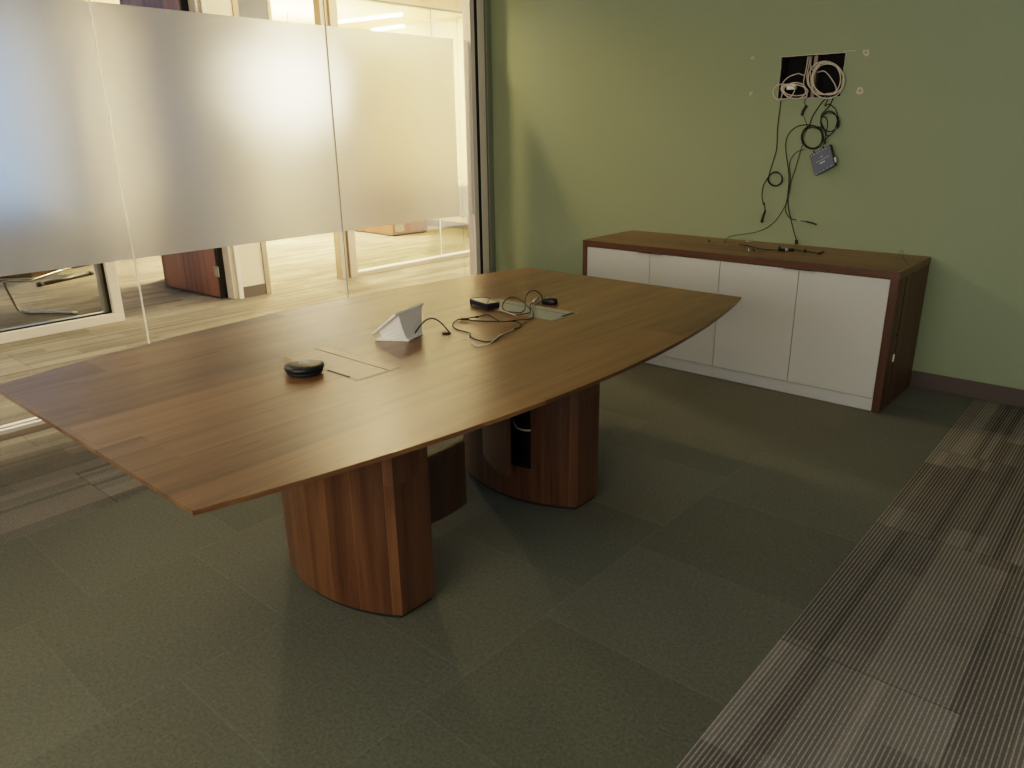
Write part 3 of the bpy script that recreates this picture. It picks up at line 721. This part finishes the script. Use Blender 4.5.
small('screw', 'pale screw standing on its head near the front edge of the credenza top', 'screw', [kt(356, 445, .003), kt(356, 428, .010)], .0038, 'white_plastic')
small('screw', 'dark screw beside the adapter lead on the credenza top', 'screw', [kt(382, 425, .005), kt(398, 446, .004)], .0036, 'black')
small('wall_anchor', 'tiny black wall anchor at the left of the credenza top', 'anchor', [kt(58, 362, .004), kt(72, 378, .003)], .0035, 'black')
small('wall_anchor', 'thin pale anchor strip next to the black anchor on the credenza', 'anchor', [kt(82, 377, .003), kt(122, 371, .003)], .0018, 'silver')
wl = T('wire_loop', [at(898, 260, 2, KZ+.003), at(896.5, 257, 2, KZ+.004), at(899, 254.5, 2, KZ+.02), at(901.5, 250, 2, KZ+.045), at(903, 252, 2, KZ+.03), at(902.5, 257, 2, KZ+.006), at(906, 262, 2, KZ+.003), at(908, 265, 2, KZ+.003)], .0013, 'basebrown')
tag(wl, 'thin bent brown wire standing at the right end of the credenza', 'wire')

# blue-grey box hanging on the wall
bx = empty('network_box', tuple(at(822, 160, 1, -.05))); tag(bx, 'blue-grey electronics box hanging tilted from cables on the green wall', 'electronics box')
f4 = [at(740+x/7.314, 100+y/7.314, 1, -.066) for x, y in ((508, 405), (655, 325), (690, 480), (545, 557))]
bk = [p+Vector((0, .046, 0)) for p in f4]
cen = sum(f4, Vector())/4
bm = bmesh.new(); loft(bm, f4, [p+Vector((0, .006, 0)) for p in f4]); link('face_plate', bm, 'blue_box', bx, bevel=.001)
bm = bmesh.new(); loft(bm, [cen+(p-cen)*.985+Vector((0, .006, 0)) for p in f4], [cen+(p-cen)*.985+Vector((0, .046, 0)) for p in f4]); link('housing', bm, 'black', bx, bevel=.001)
def onface(u, v, dy=-.0006):   # u along the top edge, v down
    p = lerp(lerp(f4[0], f4[1], u), lerp(f4[3], f4[2], u), v); return p+Vector((0, dy, 0))
def mark(u0, u1, v0, v1):
    bm = bmesh.new()
    q = [onface(u0, v0, .0002), onface(u1, v0, .0002), onface(u1, v1, .0002), onface(u0, v1, .0002)]
    loft(bm, q, [p+Vector((0, -.0008, 0)) for p in q]); link('printed_mark', bm, 'ink', bx)
random.seed(3)
u = .2
while u < .82:
    w = random.uniform(.015, .035); mark(u, u+w, .455, .475); u += w+.012
for i in range(4): mark(.38+.065*i, .38+.065*i+.045, .56, .615+.01*(i % 2))
mark(.47, .52, .30, .345); mark(.55, .58, .30, .345)
for i in range(5): mark(.08+i*.19, .12+i*.19, .93, .955)
for i in range(6): mark(.06+i*.14, .10+i*.14, .06, .09)
for i, uu in enumerate((.18, .42, .62, .86)):
    p = onface(uu, 0, .024); q = p+(f4[0]-f4[3]).normalized()*.013
    T('port_plug', [p, q], .0055, 'silver' if i % 2 else 'black', bx, sub=1)
p = lerp(f4[1], f4[2], .62)+Vector((.002, .028, 0)); q = lerp(f4[1], f4[2], .86)+Vector((.002, .028, 0))
T('side_connector', [p, q], .007, 'white_plastic', bx, sub=1)

# ------------------------------------------------------------------ furniture beyond the glass
ch = empty('cantilever_chair', (-3.2, -2.5, 0)); tag(ch, 'tubular metal cantilever chair in the office behind the glass at left', 'chair')
a = Vector((-2.72, -2.455, .016)); b = Vector((-3.13, -2.745, .016))
dirb = (b-a).normalized()
k1 = Vector((-3.13, -2.83, .27)); r0 = Vector((-3.08, -2.80, .31)); r1 = Vector((-2.96, -2.66, .31)); r2 = Vector((-3.36, -2.233, .31))
lf = Vector((-3.50, -3.24, .31)); 
T('tube_frame', [a, lerp(a, b, .6), lerp(a, b, .95), b+Vector((-.025, -.03, .05)), k1, r0+Vector((-.03, -.03, -.003)), r0], .0125, 'chrome', ch, sub=5)
T('seat_rail', [r1-Vector((.62, .66, 0)), lerp(r1, r0, .5), r1-Vector((.01, .012, 0)), r1+Vector((-.01, .012, 0)), r2], .0125, 'chrome', ch, sub=4)
T('foot_cap', [a-dirb*.012, a+dirb*.02], .0155, 'alu', ch, sub=1)
f0 = r1-Vector((.62, .66, 0)); s0 = [r1, r2, r2+(f0-r1), f0]
bm = bmesh.new(); loft(bm, [p+up3*.016 for p in s0], [p+up3*.07 for p in s0]); link('seat', bm, 'seatwood', ch, bevel=.012)
s1 = [s0[1]+up3*.20, s0[2]+up3*.20]; s2 = [p+up3*.34+Vector((-.05, .04, 0)) for p in s1]; th = Vector((-.02, .02, 0))
bm = bmesh.new(); loft(bm, [s1[0], s1[1], s2[1], s2[0]], [p+th for p in (s1[0], s1[1], s2[1], s2[0])]); link('backrest', bm, 'seatwood', ch, bevel=.008)
for q in (0, 1):
    T('back_post', [s0[1+q], s1[q], s2[q]], .0115, 'chrome', ch, sub=4)

lt = empty('low_table', (-4.5, -1.9, 0)); tag(lt, 'low sled-base table farther back in the office at left', 'table')
a = at(38, 285, 2, .02); b = at(92, 273, 2, .02)
T('sled_runner', [a, b], .022, 'black', lt, sub=1)
T('runner_foot', [a-Vector((0, 0, .0)), lerp(a, b, .08)], .028, 'black_soft', lt, sub=1); T('runner_foot', [lerp(b, a, .07), b], .028, 'black_soft', lt, sub=1)
off = Vector((-.7, .25, 0)); T('sled_runner', [a+off, b+off], .02, 'black', lt, sub=1)
m0 = lerp(a, b, .5)
B('column', (m0.x-.39, m0.x-.31, m0.y+.06, m0.y+.18, .02, .42), 'cream', lt)
lo = [a+Vector((0, 0, .40)), b+Vector((0, 0, .40)), b+off+Vector((0, 0, .40)), a+off+Vector((0, 0, .40))]
bm = bmesh.new(); loft(bm, lo, [p+up3*.03 for p in lo]); link('tabletop', bm, 'seatwood', lt, bevel=.004)

dk = empty('desk_pedestal', (-4.6, 2.8, 0)); tag(dk, 'wooden cabinet base in the bright office behind the far glass', 'cabinet')
A_ = at(393, 236.6, 2, 0); B_ = at(427.7, 232.2, 2, 0); D_ = Vector((-5.6, A_.y+.05, 0)); C_ = Vector((D_.x, B_.y, 0))
pts = [(A_.x, A_.y), (B_.x, B_.y), (C_.x, C_.y), (D_.x, D_.y)]
bm = bmesh.new(); prism(bm, pts, .02, .70); link('carcass', bm, 'door_wood', dk, bevel=.004)
bm = bmesh.new(); cpt = Vector((sum(p[0] for p in pts)/4, sum(p[1] for p in pts)/4))
prism(bm, [tuple(cpt+(Vector(p)-cpt)*.96) for p in pts], 0, .02); link('plinth', bm, 'black_soft', dk)
bm = bmesh.new(); prism(bm, [tuple(cpt+(Vector(p)-cpt)*1.05) for p in pts], .70, .735); link('top_panel', bm, 'door_wood', dk)
B('door', (A_.x+.001, A_.x+.02, A_.y+.05, B_.y-.05, .06, .66), 'tan', dk)

d2 = empty('office_desk', (-3.3, 3.3, 0)); tag(d2, 'small brown desk by the cream wall past the clear glass gap', 'desk')
B('side_leg', (-3.30, -3.24, 3.06, 3.14, 0, .30), 'seatwood', d2)
B('side_leg', (-3.30, -3.24, 3.56, 3.64, 0, .30), 'seatwood', d2)
B('drawer_box', (-3.66, -3.20, 3.05, 3.66, .28, .70), 'seatwood', d2, bevel=.004)
B('top_panel', (-3.70, -2.6, 3.02, 3.69, .70, .735), 'tan', d2)
B('end_panel', (-2.66, -2.62, 3.05, 3.66, 0, .70), 'seatwood', d2)
bm = bmesh.new(); P = [(-3.64, 3.045, .66)]+[(-3.64+.22*math.cos(t), 3.045, .66-.22+.22*math.sin(t)) for t in [math.pi/2*(1-k/8) for k in range(9)]]+[(-3.42, 3.045, .33), (-3.64, 3.045, .33)]
loft(bm, P, [(x, y-.006, z) for x, y, z in P]); link('drawer_front', bm, 'tan', d2)
# outlet plate
# ceiling light fixtures
def downlight(x, y, e, label, warm=(1., .74, .45), r=.06):
    o = empty('downlight', (x, y, 3.0)); tag(o, label, 'light', 'corridor downlights')
    bm = bmesh.new(); lathe(bm, [(r+.015, 2.999), (r+.015, 2.990), (r, 2.985), (r, 2.999)], x, y, 24); link('trim_ring', bm, 'white_paint', o)
    bm = bmesh.new(); lathe(bm, [(r-.002, 2.995), (r-.002, 2.990)], x, y, 24); link('lamp_disc', bm, 'lamp', o)
    l = bpy.data.lights.new('downlight_lamp', 'SPOT'); l.energy = e; l.color = warm; l.shadow_soft_size = .09; l.spot_size = R(150 if y > -2 else 84); l.spot_blend = .6
    lo = bpy.data.objects.new('downlight_lamp', l); COL.objects.link(lo); lo.location = (x, y, 2.96)
    return o
for x, y, e in ((-.52, -.95, 85), (-.62, -3.1, 30), (-.62, -4.5, 60), (-1.1, 1.4, 120), (-1.1, 3.6, 120)):
    downlight(x, y, e, 'round recessed downlight in the corridor ceiling', warm=(1., .70, .40) if y > -2 else (1., .84, .68))
for i, (px, py, qx, qy) in enumerate(((338, 22, 402, 14.5), (372, 30.5, 404, 26))):
    a = at(px, py, 2, 2.97); b = at(qx, qy, 2, 2.97)
    o = T('linear_light', [a, b], .022, 'strip', seg=6, sub=1)
    tag(o, ('longer' if i == 0 else 'shorter')+' glowing ceiling strip light in the bright office behind the far glass', 'light')
def area(name, loc, rot, sx, sy, e, col, portal=False):
    l = bpy.data.lights.new(name, 'AREA'); l.shape = 'RECTANGLE'; l.size = sx; l.size_y = sy; l.energy = e; l.color = col
    o = bpy.data.objects.new(name, l); COL.objects.link(o); o.location = loc; o.rotation_euler = rot
    if portal: l.cycles.is_portal = True
    return o
area('office_ceiling_light', (-4.2, 2.4, 2.96), (0, 0, 0), 2.6, 2., 160, (1., .72, .36))
area('passage_ceiling_light', (-4.9, .9, 2.96), (0, 0, 0), 2.4, .9, 100, (1., .73, .44))
area('corridor_ceiling_light', (-1.5, 1.2, 2.97), (0, 0, 0), .5, 4.4, 60, (1., .68, .36))
pl = empty('added_glow_globe', (-5., 1.55, 2.05)); tag(pl, 'added glowing globe, unseen source of the blurred warm spot behind the frosted glass', 'light')  # invented hanging globe, added to make the bright spot on the film
bm = bmesh.new(); lathe(bm, [(.001, 1.87), (.09, 1.89), (.155, 1.96), (.17, 2.04), (.155, 2.12), (.09, 2.19), (.02, 2.21)], -5., 1.55, 24)
link('globe', bm, 'globe', pl, smooth=True)
T('added_cord', [(-5., 1.55, 2.20), (-5., 1.55, 2.99)], .006, 'black', pl, sub=1)
area('corridor_fill', (-.75, -4.4, 2.96), (0, 0, 0), .3, 2.2, 26, (1., .80, .58))  # added fill, lifts the floor and film at the left of the room
area('window_portal', (FXX-.13, -4.4, 1.65), (0, R(-90), 0), 2.4, 7.2, 1, (1, 1, 1), True)
area('window_portal', (3.5, -7.13, 1.7), (R(90), 0, 0), 3.8, 1.6, 1, (1, 1, 1), True)

# ------------------------------------------------------------------ sky
wd = bpy.data.worlds.new('sky'); scene.world = wd; wd.use_nodes = True
nt = wd.node_tree; nt.nodes.clear(); n = N(nt)
tcn = nt.nodes.new('ShaderNodeTexCoord'); sp = nt.nodes.new('ShaderNodeSeparateXYZ'); nt.links.new(tcn.outputs['Generated'], sp.inputs[0])
# blue towards the offices (-x), neutral overcast behind the room (-y)
f = n.math('MULTIPLY', n.math('ADD', n.math('MULTIPLY', sp.outputs[0], -1.), 0.), 1.2, clamp=True)
bg = nt.nodes.new('ShaderNodeBackground'); ow = nt.nodes.new('ShaderNodeOutputWorld')
n.put(bg.inputs[0], n.mix(f, C4(.84, .78, .66), C4(.30, .54, 1.10)))
bg.inputs[1].default_value = 2.9
nt.links.new(bg.outputs[0], ow.inputs[0])

scene.view_settings.view_transform = 'Filmic'
scene.view_settings.look = 'Medium High Contrast'
scene.view_settings.exposure = 1.15
scene.cycles.use_denoising = True
scene.cycles.max_bounces = 10; scene.cycles.transparent_max_bounces = 16; scene.cycles.transmission_bounces = 10
scene.cycles.caustics_reflective = False; scene.cycles.caustics_refractive = False
scene.cycles.sample_clamp_indirect = 25.
